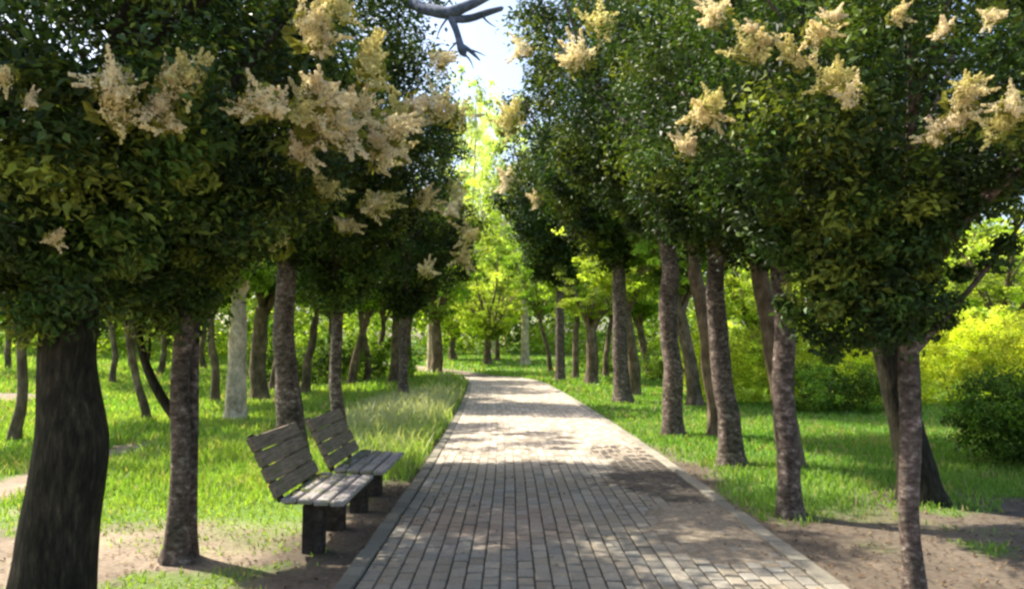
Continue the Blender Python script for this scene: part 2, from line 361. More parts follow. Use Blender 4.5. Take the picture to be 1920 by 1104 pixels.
# ------------------------------------------------------------------ blossom clusters (cream panicles)
def blossom_mesh(seed):
    rng = np.random.default_rng(seed); P, N, Cc = [], [], []
    nP = 8
    for k in range(nP):
        a = rng.uniform(0, 6.28); tilt = rng.uniform(0.3, 1.5) if k else 0.1
        ax = np.array([math.cos(a) * math.sin(tilt), math.sin(a) * math.sin(tilt), math.cos(tilt)])
        L = rng.uniform(0.12, 0.19); n = 140
        t = rng.uniform(0, 1, n) ** 1.2; rr = 0.044 * (1 - t) ** 1.1 + 0.003
        q = rng.normal(0, 1, (n, 3)); q -= ax * (q @ ax)[:, None]; q /= np.linalg.norm(q, axis=1, keepdims=True)
        # side sprigs: bunch florets on short laterals
        lob = 1 + 0.35 * np.sin(t * 22)
        p = ax * (0.02 + t * L)[:, None] + q * (rr * lob * rng.uniform(0.5, 1, n))[:, None]
        P.append(p); N.append(q)
        Cc.append(np.array([(0.93, 0.86, 0.62), (0.88, 0.80, 0.50), (0.92, 0.85, 0.66), (0.80, 0.76, 0.38)][seed - 1]) * rng.uniform(0.75, 1.12, (n, 1)) * np.array([1, 1, 1]) * (1 - 0.12 * rng.uniform(0, 1, (n, 1)) * np.array([0, 0.4, 1])))
    V, F, C = leaves_from(np.concatenate(P), np.concatenate(N), 0.017, 0.6, np.concatenate(Cc), rng, 0)
    # young yellow-green leaves at the foot
    n = 26; dv = rng.normal(0, 1, (n, 3)); dv[:, 2] = np.abs(dv[:, 2]) * 0.3; dv /= np.linalg.norm(dv, axis=1, keepdims=True)
    V2, F2, C2 = leaves_from(dv * 0.075, dv, 0.07, 0.45, np.tile([[0.26, 0.27, 0.05]], (n, 1)) * rng.uniform(0.7, 1.2, (n, 1)), rng, 0)
    V = np.concatenate([V, V2]); F = np.concatenate([F, F2 + len(C)]); C = np.concatenate([C, C2])
    me = mesh_np('blossom', V, F, C); me.materials.append(M_PETAL); return me
BLOS = [blossom_mesh(s) for s in (1, 2, 3, 4)]

# ------------------------------------------------------------------ the avenue trees
DARK = [(0.028, 0.058, 0.012), (0.046, 0.092, 0.018), (0.070, 0.125, 0.022), (0.022, 0.042, 0.014), (0.10, 0.145, 0.022), (0.018, 0.034, 0.010), (0.17, 0.20, 0.03), (0.032, 0.060, 0.016)]
GROUPROW = 'flowering trees planted along both sides of the path'
row = []
def row_tree(label, px, D, trunk, prof, nclump, per, leaf, seed, mat=M_BARK, name='flowering_tree', limbs=(), fork=None, cr=0.32, nl=7, group=GROUPROW, seg=16, sparse=1.0, cat='tree', pal=DARK, bump=0.06, extra=()):
    """trunk: list of (dx, dy, z, r); prof: list of (z, r_left, r_right)"""
    rng = np.random.default_rng(seed)
    x = (px - CX) / FPX * D; bx, by = x, D; bz = float(gz(bx, by))
    t = empty(name, (bx, by, bz), label, cat, group)
    pts = [(p[0], p[1], p[2]) for p in trunk]; rad = [p[3] for p in trunk]
    fk = pts[-1]
    zt = prof[-1][0]; reach = max(max(p[1], p[2]) for p in prof)
    lm = list(auto_limbs(fk, zt, reach, nl, rad[-1] * 0.62, rng)) + list(limbs)
    link('trunk', trunk_mesh(pts, rad, lm, seed, seg, bump), mat, t)
    C = crown_centres(prof, nclump, rng, cr) 
    R = rng.uniform(0.6, 1.25, nclump) * cr
    lowm = C[:, 2] < prof[0][0] + 0.28 * (zt - prof[0][0])
    R = np.where(lowm, R * rng.uniform(0.35, 1.0, nclump), R); C[:, 2] += np.where(lowm, rng.uniform(-0.5, 0.25, nclump) * cr, 0)
    if len(extra):
        C = np.concatenate([C, np.array(extra)[:, :3]]); R = np.concatenate([R, np.array(extra)[:, 3]])
    V, F, c = clump_leaves(C, R, int(per * (2.0 if D < 6 else 1.5)), leaf * (0.70 if D < 6 else 0.82), 0.5, pal, rng, var=0.32)
    me = mesh_np('crown', V, F, c); link('crown', me, M_LEAF_DARK, t)
    row.append((t, bx, by, bz, prof)); return t

row_tree('thick dark-barked tree with a bulging trunk at the left edge of the photo', 128, 4.0,
    [(-0.04, 0, -0.25, 0.24), (-0.03, 0, 0.1, 0.215), (0.0, 0, 0.55, 0.19), (0.02, 0, 0.80, 0.182), (0.06, 0, 0.95, 0.19), (0.07, 0, 1.04, 0.185), (0.015, 0, 1.2, 0.142), (-0.005, 0, 1.4, 0.135), (0.01, 0, 1.8, 0.14), (-0.03, 0.05, 2.2, 0.14)],
    [(1.74, .3, .03), (1.82, 1.0, .1), (2.0, 1.4, .4), (2.3, 1.8, 1.0), (2.8, 1.9, 1.4), (3.4, 1.9, 1.6), (4.2, 1.3, 1.1), (4.8, .2, .2)],
    640, 75, 0.075, 21, M_BARK_BIG, cr=0.30, seg=36, bump=0.035)
tL1 = row_tree('slim grey tree left of the near bench with a bare side branch leaning left', 345, 5.33,
    [(0, 0, -0.1, 0.104), (0, 0, 0.05, 0.088), (-0.005, 0, 0.3, 0.07), (-0.01, 0, 0.9, 0.066), (-0.03, 0, 1.3, 0.062), (0.0, 0, 1.8, 0.066), (0.02, 0, 2.3, 0.055)],
    [(1.76, .25, .1), (1.88, .6, .28), (2.15, .85, .4), (2.4, 1.1, .7), (2.7, 1.3, 1.2), (3.4, 1.5, 1.5), (4.2, 1.3, 1.3), (4.9, .2, .2)],
    420, 75, 0.075, 22, cr=0.30, limbs=[([(0.035, 0.10, -0.05), (0.045, 0.10, 0.5), (0.04, 0.1, 0.95), (0.02, 0.1, 1.5), (0.1, 0.1, 2.1)], [0.065, 0.05, 0.046, 0.04, 0.03])])
br = tube([(-0.03, 0.03, 0.98), (-0.17, 0.05, 1.14), (-0.29, 0.07, 1.35), (-0.36, 0.08, 1.55), (-0.40, 0.1, 1.85), (-0.42, 0.12, 2.2)], [0.04, 0.036, 0.031, 0.027, 0.022, 0.015], 9, 5, 0.06, 0.06)
V, F = join_tubes([br, tube([(-0.30, 0.07, 1.38), (-0.26, 0.05, 1.48), (-0.27, 0.05, 1.62)], [0.016, 0.012, 0.006], 6, 7, 0.06, 0.05)])
link('branch', mesh_np('branch', V, F, None, True), M_BARK_BIG, tL1)
row_tree('grey tree standing right behind the near bench', 537, 8.3,
    [(0.16, 0, -0.1, 0.22), (0.12, 0, 0.2, 0.19), (0.04, 0, 0.6, 0.155), (-0.01, 0, 1.2, 0.125), (-0.02, 0, 1.8, 0.115), (-0.02, 0, 2.6, 0.10), (0.05, 0, 3.0, 0.08)],
    [(2.55, .2, .2), (2.75, .7, .6), (3.0, 1.2, 1.1), (3.4, 1.6, 1.45), (4, 1.8, 1.75), (5, 1.6, 1.65), (5.9, 1.3, 1.4), (6.8, .2, .2)],
    440, 62, 0.085, 23, cr=0.36)
row_tree('thin grey tree standing right behind the far bench', 635, 9.9,
    [(0.05, 0, -0.1, 0.17), (0.03, 0, 0.2, 0.13), (0, 0, 0.7, 0.085), (-0.01, 0, 1.4, 0.078), (0.0, 0, 2.4, 0.07), (0, 0, 2.8, 0.06)],
    [(2.05, .2, .2), (2.35, .5, .55), (2.8, .85, .95), (3.5, 1.3, 1.35), (4.5, 1.5, 1.65), (5.5, 1.35, 1.5), (6.2, 1.1, 1.4), (7.0, .2, .2)],
    400, 60, 0.09, 24, cr=0.36)
row_tree('slim dark tree alone in the grass beyond both benches, last of the left row', 757, 19.8,
    [(0.05, 0, -0.1, 0.17), (0.03, 0, 0.25, 0.15), (0, 0, 0.8, 0.12), (0.0, 0, 2.4, 0.11), (0.05, 0, 3.4, 0.1)],
    [(2.5, .25, .25), (2.9, .9, .8), (3.4, 1.3, 1.6), (4.0, 1.6, 2.1), (5.0, 1.7, 2.15), (6.5, 1.8, 1.85), (7.9, 1.5, 1.6), (9.0, .8, 1.0), (9.6, .2, .2)],
    480, 55, 0.13, 25, cr=0.45)
row_tree('thin mottled tree at the bottom right of the photo, nearest of the right row', 1697, 4.5,
    [(-0.01, 0, -0.1, 0.075), (0.0, 0, 0.1, 0.062), (-0.02, 0, 0.5, 0.056), (0.01, 0, 1.0, 0.062), (0.02, 0, 1.5, 0.058), (0.03, 0, 2.0, 0.05)],
    [(1.7, .25, .03), (1.8, .55, .06), (2.0, .75, .08), (2.2, .95, .1), (2.4, 1.15, .35), (2.55, 1.25, 1.0), (2.95, 1.5, 1.5), (3.5, 1.6, 1.7), (4.2, 1.2, 1.2), (4.8, .2, .2)],
    480, 75, 0.072, 26, cr=0.27, extra=[(-.5, .2, 1.64, .17), (-.42, .15, 1.53, .12), (-.3, .2, 1.64, .17), (-.2, .25, 1.54, .13), (-.36, .22, 1.45, .08), (-.1, .3, 1.55, .1), (-.6, .2, 1.72, .14), (-.55, .15, 1.85, .15), (-.38, .2, 1.85, .16), (-.2, .2, 1.8, .15), (-.6, .1, 2.0, .15), (-.4, .1, 2.02, .16), (-.2, .15, 1.98, .15), (-.08, .3, 1.72, .12), (-.66, .2, 1.78, .08), (-.3, .3, 1.55, .07), (.12, 0, 1.62, .12), (.22, 0, 1.68, .12), (.26, -.05, 1.78, .1), (.5, -.1, 2.02, .12), (.58, -.1, 2.12, .1), (.7, -.1, 2.3, .16), (.36, 0, 1.95, .08), (.3, .05, 2.3, .1), (.62, .1, 2.5, .2), (.45, .1, 2.4, .12)], limbs=[([(0.03, 0, 1.45), (0.15, -0.05, 1.62), (0.32, -0.1, 1.8), (0.52, -0.1, 2.05), (0.75, -0.1, 2.35)], [0.024, 0.02, 0.018, 0.014, 0.008]),
        ([(0.02, 0, 1.7), (0.12, 0.02, 2.0), (0.28, 0.05, 2.3), (0.5, 0.1, 2.6)], [0.03, 0.026, 0.02, 0.01])])
row_tree('grey tree between the path kerb and the lawn, second of the right row', 1470, 6.7,
    [(0.02, 0, -0.1, 0.135), (0.01, 0, 0.15, 0.106), (0.0, 0, 0.6, 0.09), (-0.01, 0, 1.2, 0.094), (-0.02, 0, 1.8, 0.09), (-0.06, 0, 2.4, 0.08), (-0.05, 0, 2.8, 0.07)],
    [(2.3, .2, .2), (2.5, .5, .55), (3, 1.1, 1.1), (3.8, 1.6, 1.6), (4.8, 1.4, 1.4), (5.5, .2, .2)],
    440, 65, 0.082, 27, cr=0.34)
row_tree('grey tree with a scarred base beside the dark patch on the path', 1358, 9.45,
    [(0.07, 0, -0.1, 0.19), (0.05, 0, 0.15, 0.16), (0.0, 0, 0.7, 0.13), (-0.05, 0, 1.5, 0.122), (-0.09, 0, 2.6, 0.11), (-0.1, 0, 3.1, 0.11)],
    [(2.75, .2, .2), (3.05, .7, .7), (3.7, 1.3, 1.2), (4.6, 1.7, 1.6), (5.6, 1.5, 1.5), (6.5, .2, .2)],
    420, 60, 0.095, 28, cr=0.38)
row_tree('straight grey tree in the grass, fourth of the right row', 1258, 12.6,
    [(0, 0, -0.1, 0.21), (0, 0, 0.2, 0.18), (0.0, 0, 0.9, 0.16), (0.0, 0, 2, 0.155), (-0.03, 0, 3.4, 0.14), (-0.1, 0, 4.1, 0.12)],
    [(3.5, .25, .25), (3.8, .8, .8), (4.5, 1.6, 1.5), (5.6, 2.5, 2), (6.6, 2.75, 2.2), (7.6, 2.75, 2), (8.3, 2.2, 1.6), (9.0, .2, .2)],
    520, 60, 0.12, 29, cr=0.45)
row_tree('grey tree with a widened foot, fifth of the right row', 1162, 20,
    [(0.08, 0, -0.1, 0.30), (0.05, 0, 0.3, 0.24), (0.0, 0, 1.2, 0.20), (0.0, 0, 3, 0.18), (0.0, 0, 4.6, 0.15)],
    [(3.9, .3, .3), (4.3, 1.0, .9), (5.1, 1.9, 1.6), (6.5, 3.0, 2.6), (8.5, 3.35, 2.8), (10, 2.8, 2.5), (11.5, .3, .3)],
    640, 60, 0.17, 30, cr=0.6)
row_tree('dark straight tree where the path bends out of sight, farthest of the right row', 1050, 32,
    [(0.0, 0, -0.1, 0.26), (0.0, 0, 0.3, 0.22), (0.0, 0, 1.5, 0.2), (0.0, 0, 3, 0.18), (0.0, 0, 5.0, 0.15)],
    [(4.3, .4, .4), (4.9, 1.4, 1.2), (6.2, 2.1, 2.0), (7.5, 2.75, 2.5), (9, 2.6, 2.4), (10.5, 1.6, 1.6), (11.4, .3, .3)],
    520, 55, 0.22, 31, cr=0.65)

# blossoms: where the photograph shows them on the crowns, each sitting on the crown surface
def put_blossom(px, py, sc, k, need=0.9):
    py += 12
    if px > 1250: sc *= 0.85
    a = Vector(at(px, py, 1.0)) - Vector((0, 0, CAMH)); o = Vector((0, 0, CAMH)); s = 1.2
    while s < 40:
        p = o + a * s
        for (t, bx, by, bz, prof) in row:
            z = p.z - bz
            if prof[0][0] < z < prof[-1][0]:
                dx, dy = p.x - bx, p.y - by; r = math.hypot(dx, dy)
                if r < profile_R(prof, z, math.atan2(dy, dx)) * 1.0 + 0.02:
                    b = bpy.data.objects.new('blossom', BLOS[k % 4]); COL.objects.link(b); b.parent = t
                    an = a.normalized(); b.location = (dx - an.x * 0.16, dy - an.y * 0.16, z - an.z * 0.16)
                    out = Vector((dx, dy, 0)).normalized() * 0.5 + Vector((0, 0, 0.4)) - a.normalized() * 1.0
                    b.rotation_euler = out.to_track_quat('Z', 'Y').to_euler()
                    b.rotation_euler.rotate_axis('Z', k * 1.7)
                    m = sc * (p.y / FPX) / 0.30; b.scale = (m, m, m)
                    return
        s += 0.04
rb = random.Random(5)
BL = [(215, 145, 100), (205, 190, 105), (300, 195, 95), (350, 140, 95), (490, 180, 100), (570, 50, 105), (600, 70, 80), (690, 105, 90), (600, 170, 110), (590, 215, 110), (640, 235, 120),
      (690, 130, 90), (720, 230, 110), (740, 270, 80), (560, 275, 80), (610, 345, 70), (690, 375, 60), (520, 445, 85), (645, 410, 60), (715, 370, 70), (790, 365, 60), (830, 200, 85), (780, 185, 75),
      (850, 215, 75), (700, 290, 80), (880, 430, 60), (845, 380, 60), (560, 200, 70), (665, 200, 85), (10, 130, 60), (55, 180, 45), (850, 345, 50), (800, 500, 45), (870, 470, 50), (580, 240, 90),
      (1130, 40, 85), (1090, 105, 85), (1320, 200, 100), (1290, 270, 80), (1410, 85, 100), (1350, 20, 90), (1530, 50, 85), (1565, 25, 60), (1560, 140, 90), (1600, 170, 85), (1800, 175, 95), (1790, 225, 100),
      (1870, 230, 90), (1900, 185, 85), (1680, 20, 55), (1770, 50, 60), (960, 215, 70), (985, 80, 60), (950, 225, 55), (955, 330, 55), (1480, 90, 60), (1860, 20, 60), (1500, 110, 50), (1010, 365, 40),
      (640, 10, 70), (820, 100, 60), (895, 175, 50), (1420, 45, 60), (750, 200, 60), (100, 435, 45), (460, 200, 60)]
for k, (px, py, s) in enumerate(BL):
    put_blossom(px, py, s * 1.28, k)
    if s > 94: put_blossom(px + rb.uniform(-38, 38), py + rb.uniform(-28, 28), s * 0.85, k + 2)

# overhanging bare branch against the sky at the top
t = row[3][0]
M_LIMB = barkmat('blue_grey_bark', (0.10, 0.12, 0.17), (0.17, 0.20, 0.28), (0.26, 0.29, 0.38), (1, 1, 1), 12, 0.6)
def loc(p): return Vector(p) - Vector(t.location)
D0 = 8.6
P = lambda px, py, dd=0: tuple(loc(at(px - 4, py + 14, D0 + dd)))
tb = [tube([P(700, -60, 1), P(790, 0, .3), P(845, 14), P(890, -6, -.1), P(945, -35, -.2)], [0.07, 0.07, 0.075, 0.06, 0.04], 9, 3, 0.06, 0.06),
      tube([P(850, 20), P(880, 25), P(915, 10), P(945, 2, -.1)], [0.05, 0.05, 0.045, 0.03], 7, 4, 0.06, 0.06),
      tube([P(850, 20), P(862, 50), P(868, 78)], [0.05, 0.035, 0.05], 7, 5, 0.06, 0.05), tube([P(868, 74), P(872, 84), P(876, 92)], [0.05, 0.06, 0.015], 7, 5, 0.06, 0.03),
      tube([P(866, 68), P(884, 80), P(904, 100)], [0.018, 0.032, 0.008], 6, 6, 0.06, 0.04)]
for (q0, q1, q2) in (((868, 60), (850, 74), (838, 96)), ((872, 86), (886, 96), (892, 116)), ((905, 12), (918, 30), (935, 38)), ((845, 18), (828, 40), (822, 62)), ((884, 80), (898, 82), (915, 92))):
    tb.append(tube([P(*q0), P(*q1), P(*q2)], [0.016, 0.011, 0.003], 6, 2, 0.06, 0.04))
V, F = join_tubes(tb); link('branch', mesh_np('branch', V, F, None, True), M_LIMB, t)['label'] = 'dark bare branch hanging into the sky gap'

# ------------------------------------------------------------------ second-line dark trees on the right and left
G2 = 'dark trees standing behind the right row'
row_tree('leaning dark trunk flaring at its foot, behind the nearest right tree', 1708, 7.3,
    [(0.06, 0, -0.1, 0.24), (0.03, 0, 0.15, 0.19), (-0.06, 0, 0.6, 0.16), (-0.16, 0, 1.1, 0.15), (-0.24, 0, 1.6, 0.15), (-0.3, 0.05, 2.3, 0.13)],
    [(2.3, .4, .1), (2.6, 1.0, .15), (2.9, 1.3, .4), (3.15, 1.5, 1.3), (4.4, 1.8, 1.8), (5.4, .3, .3)], 330, 60, 0.09, 41, M_BARK_BIG, name='shade_tree', cr=0.36, group=G2)
row_tree('leaning grey trunk showing left of the second right-row tree', 1450, 9.3,
    [(0.2, 0, -0.1, 0.17), (0.12, 0, 0.6, 0.14), (-0.02, 0, 1.4, 0.12), (-0.1, 0, 2.2, 0.11), (-0.2, 0, 2.9, 0.09)],
    [(2.9, .4, .4), (3.4, 1.2, 1.2), (4.8, 1.7, 1.8), (6.2, .3, .3)], 300, 55, 0.1, 42, M_BARK_BROWN, name='shade_tree', cr=0.4, group=G2)
row_tree('dark trunk tucked behind the scarred right-row tree', 1340, 12.5,
    [(0.05, 0, -0.1, 0.2), (0.0, 0, 0.6, 0.15), (-0.15, 0, 1.6, 0.13), (-0.3, 0, 2.6, 0.12), (-0.35, 0, 3.4, 0.1)],
    [(3.4, .4, .4), (4.2, 1.2, 1.3), (5.6, 1.9, 2.0), (7.2, .3, .3)], 300, 55, 0.12, 43, M_BARK_BROWN, name='shade_tree', cr=0.45, group=G2)

# ------------------------------------------------------------------ lighter trees of the wood
def crown_proto(seed, n, per, leaf, pal, zlow=0.0, cr=0.42):
    rng = np.random.default_rng(seed)
    prof = [(0.0, .5, .5), (0.6, 1.5, 1.5), (1.6, 2.3, 2.2), (3.0, 2.6, 2.7), (4.6, 2.1, 2.1), (5.6, 1.2, 1.2), (6.2, .2, .2)]
    C = crown_centres(prof, n, rng, 0.5); R = rng.uniform(0.5, 1.3, n) * cr
    V, F, c = clump_leaves(C, R, per, leaf, 0.6, pal, rng, 0.5)
    me = mesh_np('crown', V, F, c); me.materials.append(M_LEAF_LIGHT); return me
PL = [(0.20, 0.32, 0.04), (0.27, 0.38, 0.05), (0.32, 0.42, 0.07), (0.14, 0.23, 0.03)]
PY = [(0.42, 0.50, 0.07), (0.34, 0.43, 0.06), (0.50, 0.56, 0.12), (0.24, 0.31, 0.05)]
PM = [(0.05, 0.10, 0.02), (0.08, 0.15, 0.025), (0.11, 0.19, 0.03), (0.035, 0.07, 0.015)]
PP = [(0.50, 0.58, 0.22), (0.56, 0.62, 0.30), (0.42, 0.50, 0.14), (0.60, 0.64, 0.38)]  # bleached leaf tones, painting in the overexposed glow of the sky gap
CR = {'light': [crown_proto(s, 190, 42, 0.17, PL) for s in (61, 62)], 'yellow': [crown_proto(s, 190, 42, 0.17, PY) for s in (63, 64)],
      'mid': [crown_proto(s, 200, 42, 0.17, PM) for s in (65, 66)], 'pale': [crown_proto(67, 300, 60, 0.12, PP)]}
WOOD = []
def wood_tree(label, px, D, r, zc, zt, cw, kind, lean=0.0, bark=M_BARK_BROWN, name='woodland_tree', group='trees of the light wood behind the rows', seed=0, fork=None, nl=6, curve=0.0):
    """r trunk radius, crown from zc to zt, cw crown half width"""
    rng = np.random.default_rng(1000 + seed + int(px))
    x = (px - CX) / FPX * D; z = float(gz(x, D))
    t = empty(name, (x, D, z), label, 'tree', group); WOOD.append((x, D))
    fz = fork if fork else zc * 0.86
    pts = [(0, 0, -0.15), (0, 0, 0.2), (lean * 0.3 + curve, 0, fz * 0.35), (lean * 0.7 + curve * .5, 0, fz * 0.7), (lean, 0, fz)]
    lm = auto_limbs(pts[-1], zt, cw * 0.9, nl, r * 0.5, rng)
    link('trunk', trunk_mesh(pts, [r * 1.5, r * 1.15, r, r * .92, r * .8], lm, seed + 3, 12, 0.07, 1, max(0.12, fz / 30)), bark, t)
    me = CR[kind][seed % len(CR[kind])]
    c = link('crown', me, None, t, (lean, 0, zc)); c.rotation_euler = (0, 0, rng.uniform(0, 6.28)); c.scale = (cw / 2.6, cw / 2.6, (zt - zc) / 6.2)
    return t
wl = [
 ('young tree with thin trunk at the far left edge behind the thick tree', 36, 11.6, 0.075, 2.0, 5.5, 1.7, 'light', 0.05),
 ('leaning crooked tree behind the slim tree with the bare branch', 283, 14.5, 0.075, 2.1, 6.5, 2.0, 'light', -0.45),
 ('slim dark tree just left of the pale sunlit trunk', 408, 19.0, 0.10, 2.6, 7, 2.2, 'mid', -0.2),
 ('thick dark trunk just right of the pale sunlit trunk', 492, 20.5, 0.22, 3.0, 9, 2.8, 'mid', 0.0),
 ('dark trunk showing between the pale trunk and the tree behind the near bench', 515, 24, 0.14, 3.2, 9, 2.8, 'light', 0.1),
 ('crooked brown tree right of the tree behind the near bench', 575, 23, 0.13, 2.8, 8, 2.6, 'light', 0.3),
 ('brown tree left of the thin tree behind the far bench', 612, 31, 0.13, 3.0, 9, 2.8, 'mid', 0.2),
 ('brown forked tree right of the thin tree behind the far bench', 662, 27, 0.15, 2.9, 8.5, 2.6, 'light', 0.5),
 ('brown trunk midway between the far bench tree and the last left-row tree', 690, 30, 0.14, 3.2, 9, 2.8, 'mid', -0.3),
 ('thin brown tree left of the sunlit trunk in the wood', 712, 34, 0.13, 3.3, 9, 2.8, 'light', 0.2),
 ('sunlit tan trunk touching the last left-row tree', 738, 27.5, 0.17, 3.2, 8, 2.0, 'light', 0.1),
 ('dark trunk just right of the last left-row tree', 770, 33, 0.14, 4.2, 9, 2.4, 'mid', 0.0),
 ('dark stubby trunk by the bend on the left of the path', 818, 40, 0.30, 3.0, 10, 3.0, 'light', 0.0),
 ('spreading fresh green tree in the middle at the end of the path', 915, 50, 0.26, 1.7, 9.4, 3.4, 'yellow', 0.0),
 ('small thin tree right beside the spreading green tree', 932, 53, 0.16, 2.2, 7.5, 2.4, 'yellow', 0.0),
 ('yellow-green tree filling the gap left of the path end', 850, 56, 0.25, 1.8, 9.0, 3.4, 'yellow', 0.0),
 ('slim leaning tree left of the farthest right-row tree', 1032, 42, 0.13, 3.4, 8.5, 2.2, 'light', -0.6),
 ('slim brown tree right of the farthest right-row tree', 1078, 34, 0.15, 3.2, 9, 2.6, 'light', 0.1),
 ('short stout brown tree left of the fifth right-row tree', 1108, 29.0, 0.24, 2.6, 5.0, 1.5, 'yellow', 0.0),
 ('thin brown tree between the stout brown tree and the fifth right-row tree', 1135, 36, 0.14, 3.2, 9, 2.7, 'light', 0.3),
 ('tree with spreading branches right behind the fifth right-row tree', 1185, 23, 0.2, 3.0, 7.4, 2.1, 'yellow', -0.2),
 ('dark forked tree between the fourth and fifth right-row trees', 1218, 37, 0.20, 3.0, 9, 2.8, 'light', -0.5),
 ('twisting dark tree right of the fourth right-row tree', 1300, 19, 0.17, 2.9, 8, 2.4, 'light', -0.35),
 ('bright green tree behind the lawn right of the scarred tree', 1405, 30, 0.2, 2.4, 8.5, 2.9, 'yellow', 0.2),
 ('bright yellow-green tree behind the hedge at the right edge', 1880, 30, 0.22, 1.7, 9, 3.6, 'yellow', 0.0),
 ('yellow-green tree above the hedge left of the right-edge tree', 1760, 34, 0.22, 1.7, 9, 3.6, 'yellow', 0.0),
 ('light green tree above the hedge behind the nearest right tree', 1640, 37, 0.22, 1.8, 10, 3.6, 'light', 0.0),
 ('slim straight tree in the bright wood nearest the left edge of the photo', 20, 27, 0.10, 2.4, 8, 2.5, 'light', 0.05),
 ('slim tree in the left wood just right of the thick bulging trunk', 215, 24, 0.09, 2.3, 7.5, 2.3, 'light', -0.1),
 ('slim straight tree in the left wood seen past the bare side branch', 250, 33, 0.13, 2.6, 9, 2.8, 'yellow', 0.1),
 ('slim tree in the left wood just left of the slim grey front tree', 305, 29, 0.11, 2.5, 8, 2.5, 'light', 0.1),
 ('slim tree in the left wood just right of the slim grey front tree', 385, 35, 0.13, 2.8, 9, 2.7, 'yellow', 0.0),
 ('light green tree behind the hedge left of the leaning dark trunk', 1530, 36, 0.22, 2.0, 10, 3.4, 'yellow', 0.0),
]
for i, a in enumerate(wl):
    wood_tree(a[0], a[1], a[2], a[3], a[4], a[5], a[6], a[7], lean=a[8], seed=i, curve=(0.10, -0.06, 0.05, -0.12)[i % 4])
wood_tree('thick pale trunk, sunlit above and shaded below, behind the left row', 447, 14.9, 0.19, 2.75, 8.5, 2.4, 'light', bark=M_BARK_PALE, seed=40, nl=5)
wood_tree('tree with a whitish trunk beyond the end of the path', 984, 50, 0.26, 5.5, 12, 2.4, 'light', bark=M_BARK_PALE, seed=41)
wood_tree('slim tree with a whitish upper trunk left of the path bend', 808, 43, 0.20, 4.5, 11, 2.6, 'light', bark=M_BARK_PALE, seed=42)
for i, (px, D, zt, cw, lab) in enumerate([(880, 72, 29, 5.2, 'tall pale tree rising high in the sky gap, left one'), (950, 80, 29, 5.5, 'tall pale tree in the sky gap behind the whitish trunk'), (915, 88, 34, 5.5, 'tallest pale tree, farthest back in the middle of the sky gap'), (925, 66, 18, 3.6, 'tall yellow-green tree behind the spreading tree')]):
    wood_tree(lab, px, D, 0.4, 4, zt, cw, 'pale' if i < 3 else 'yellow', bark=M_BARK_PALE, seed=50 + i)

# deep wood closing the view: one uncountable mass
def far_wood():
    rng = np.random.default_rng(99); C = []; 
    for k in range(2300):
        a = rng.uniform(-1.15, 1.1); Dd = rng.uniform(62, 95) if abs(a) < 0.3 else rng.uniform(40, 66)
        x = math.tan(a) * Dd * 0.9; h = 7 + 4 * float(fbm(a * 9 + 20, 3.3, 8))
        C.append((x, Dd, float(gz(x, Dd)) + rng.uniform(0.0, 1) * h))
    C = np.array(C); R = rng.uniform(1.2, 2.4, len(C))
    V, F, c = clump_leaves(C, R, 64, 0.46, 0.65, PL + PY + PM[2:3], rng, 0.6)
    o = link('far_wood', mesh_np('far_wood', V, F, c), M_LEAF_LIGHT); o['kind'] = 'stuff'; o['label'] = 'light green wood far behind the trees closing the view'; o['category'] = 'wood'
far_wood()

# ------------------------------------------------------------------ shrubs and hedge
def shrub(name, label, cat, x, y, lobes, per, leaf, pal, seed, mat=M_LEAF_LIGHT, group=None, cr=0.22, dens=60):
    """lobes: (dx, dy, zc, rx, ry, rz)"""
    rng = np.random.default_rng(seed); z = float(gz(x, y))
    t = empty(name, (x, y, z), label, cat, group); C = []
    for (dx, dy, zc, rx, ry, rz) in lobes:
        n = int(dens * (rx * ry + rx * rz + ry * rz))
        d_ = rng.normal(0, 1, (n, 3)); d_ /= np.linalg.norm(d_, axis=1, keepdims=True); rr = rng.uniform(0, 1, (n, 1)) ** 0.35
        p = d_ * rr * np.array([rx, ry, rz]) + np.array([dx, dy, zc]); C.append(p[p[:, 2] > 0.05])
    C = np.concatenate(C); R = rng.uniform(0.5, 1.3, len(C)) * cr
    V, F, c = clump_leaves(C, R, per, leaf, 0.5, pal, rng, 0.8)
    V[:, 2] = np.maximum(V[:, 2], -0.03)
    link('foliage', mesh_np('foliage', V, F, c), mat, t)
    st = []
    for k in range(6):
        l = lobes[k % len(lobes)]; a = rng.uniform(0, 6.28)
        st.append(tube([(l[0], l[1], -0.05), (l[0] + 0.15 * math.cos(a), l[1] + 0.1 * math.sin(a), l[2] * 0.6), (l[0] + l[3] * 0.5 * math.cos(a), l[1] + l[4] * 0.5 * math.sin(a), l[2] + l[5] * 0.4)], [0.025, 0.02, 0.008], 6, k, 0.05, 0.1))
    for q in st: link('stem', mesh_np('stem', q[0], [q[1], q[2]], None, True), M_BARK_BROWN, t)
    return t
shrub('bush', 'rounded dark green bush on the lawn at the right edge', 'bush', 6.75, 9.5, [(0, 0, .55, 1.1, 1.0, .72), (1.2, .2, .7, 1.2, 1, .95)], 60, 0.055, PM + PL[:1], 71, dens=150, cr=0.19)
shrub('bush', 'mid-green bush in front of the hedge between the second right tree and the leaning trunk', 'bush', 7.6, 17.0, [(-.7, 0, .5, .9, .8, .62), (.6, .1, .5, 1.0, .8, .6)], 40, 0.08, PL[:2] + PM[1:3], 72, dens=70)
shrub('bush', 'dark reddish-green bush behind the scarred right-row tree', 'bush', 8.2, 26.5, [(-1.4, 0, .8, 1.0, .9, .8), (.4, 0, .9, 1.5, 1, .85)], 40, 0.11, [(0.05, 0.05, 0.02), (0.09, 0.06, 0.03), (0.04, 0.07, 0.02)], 73, dens=40)
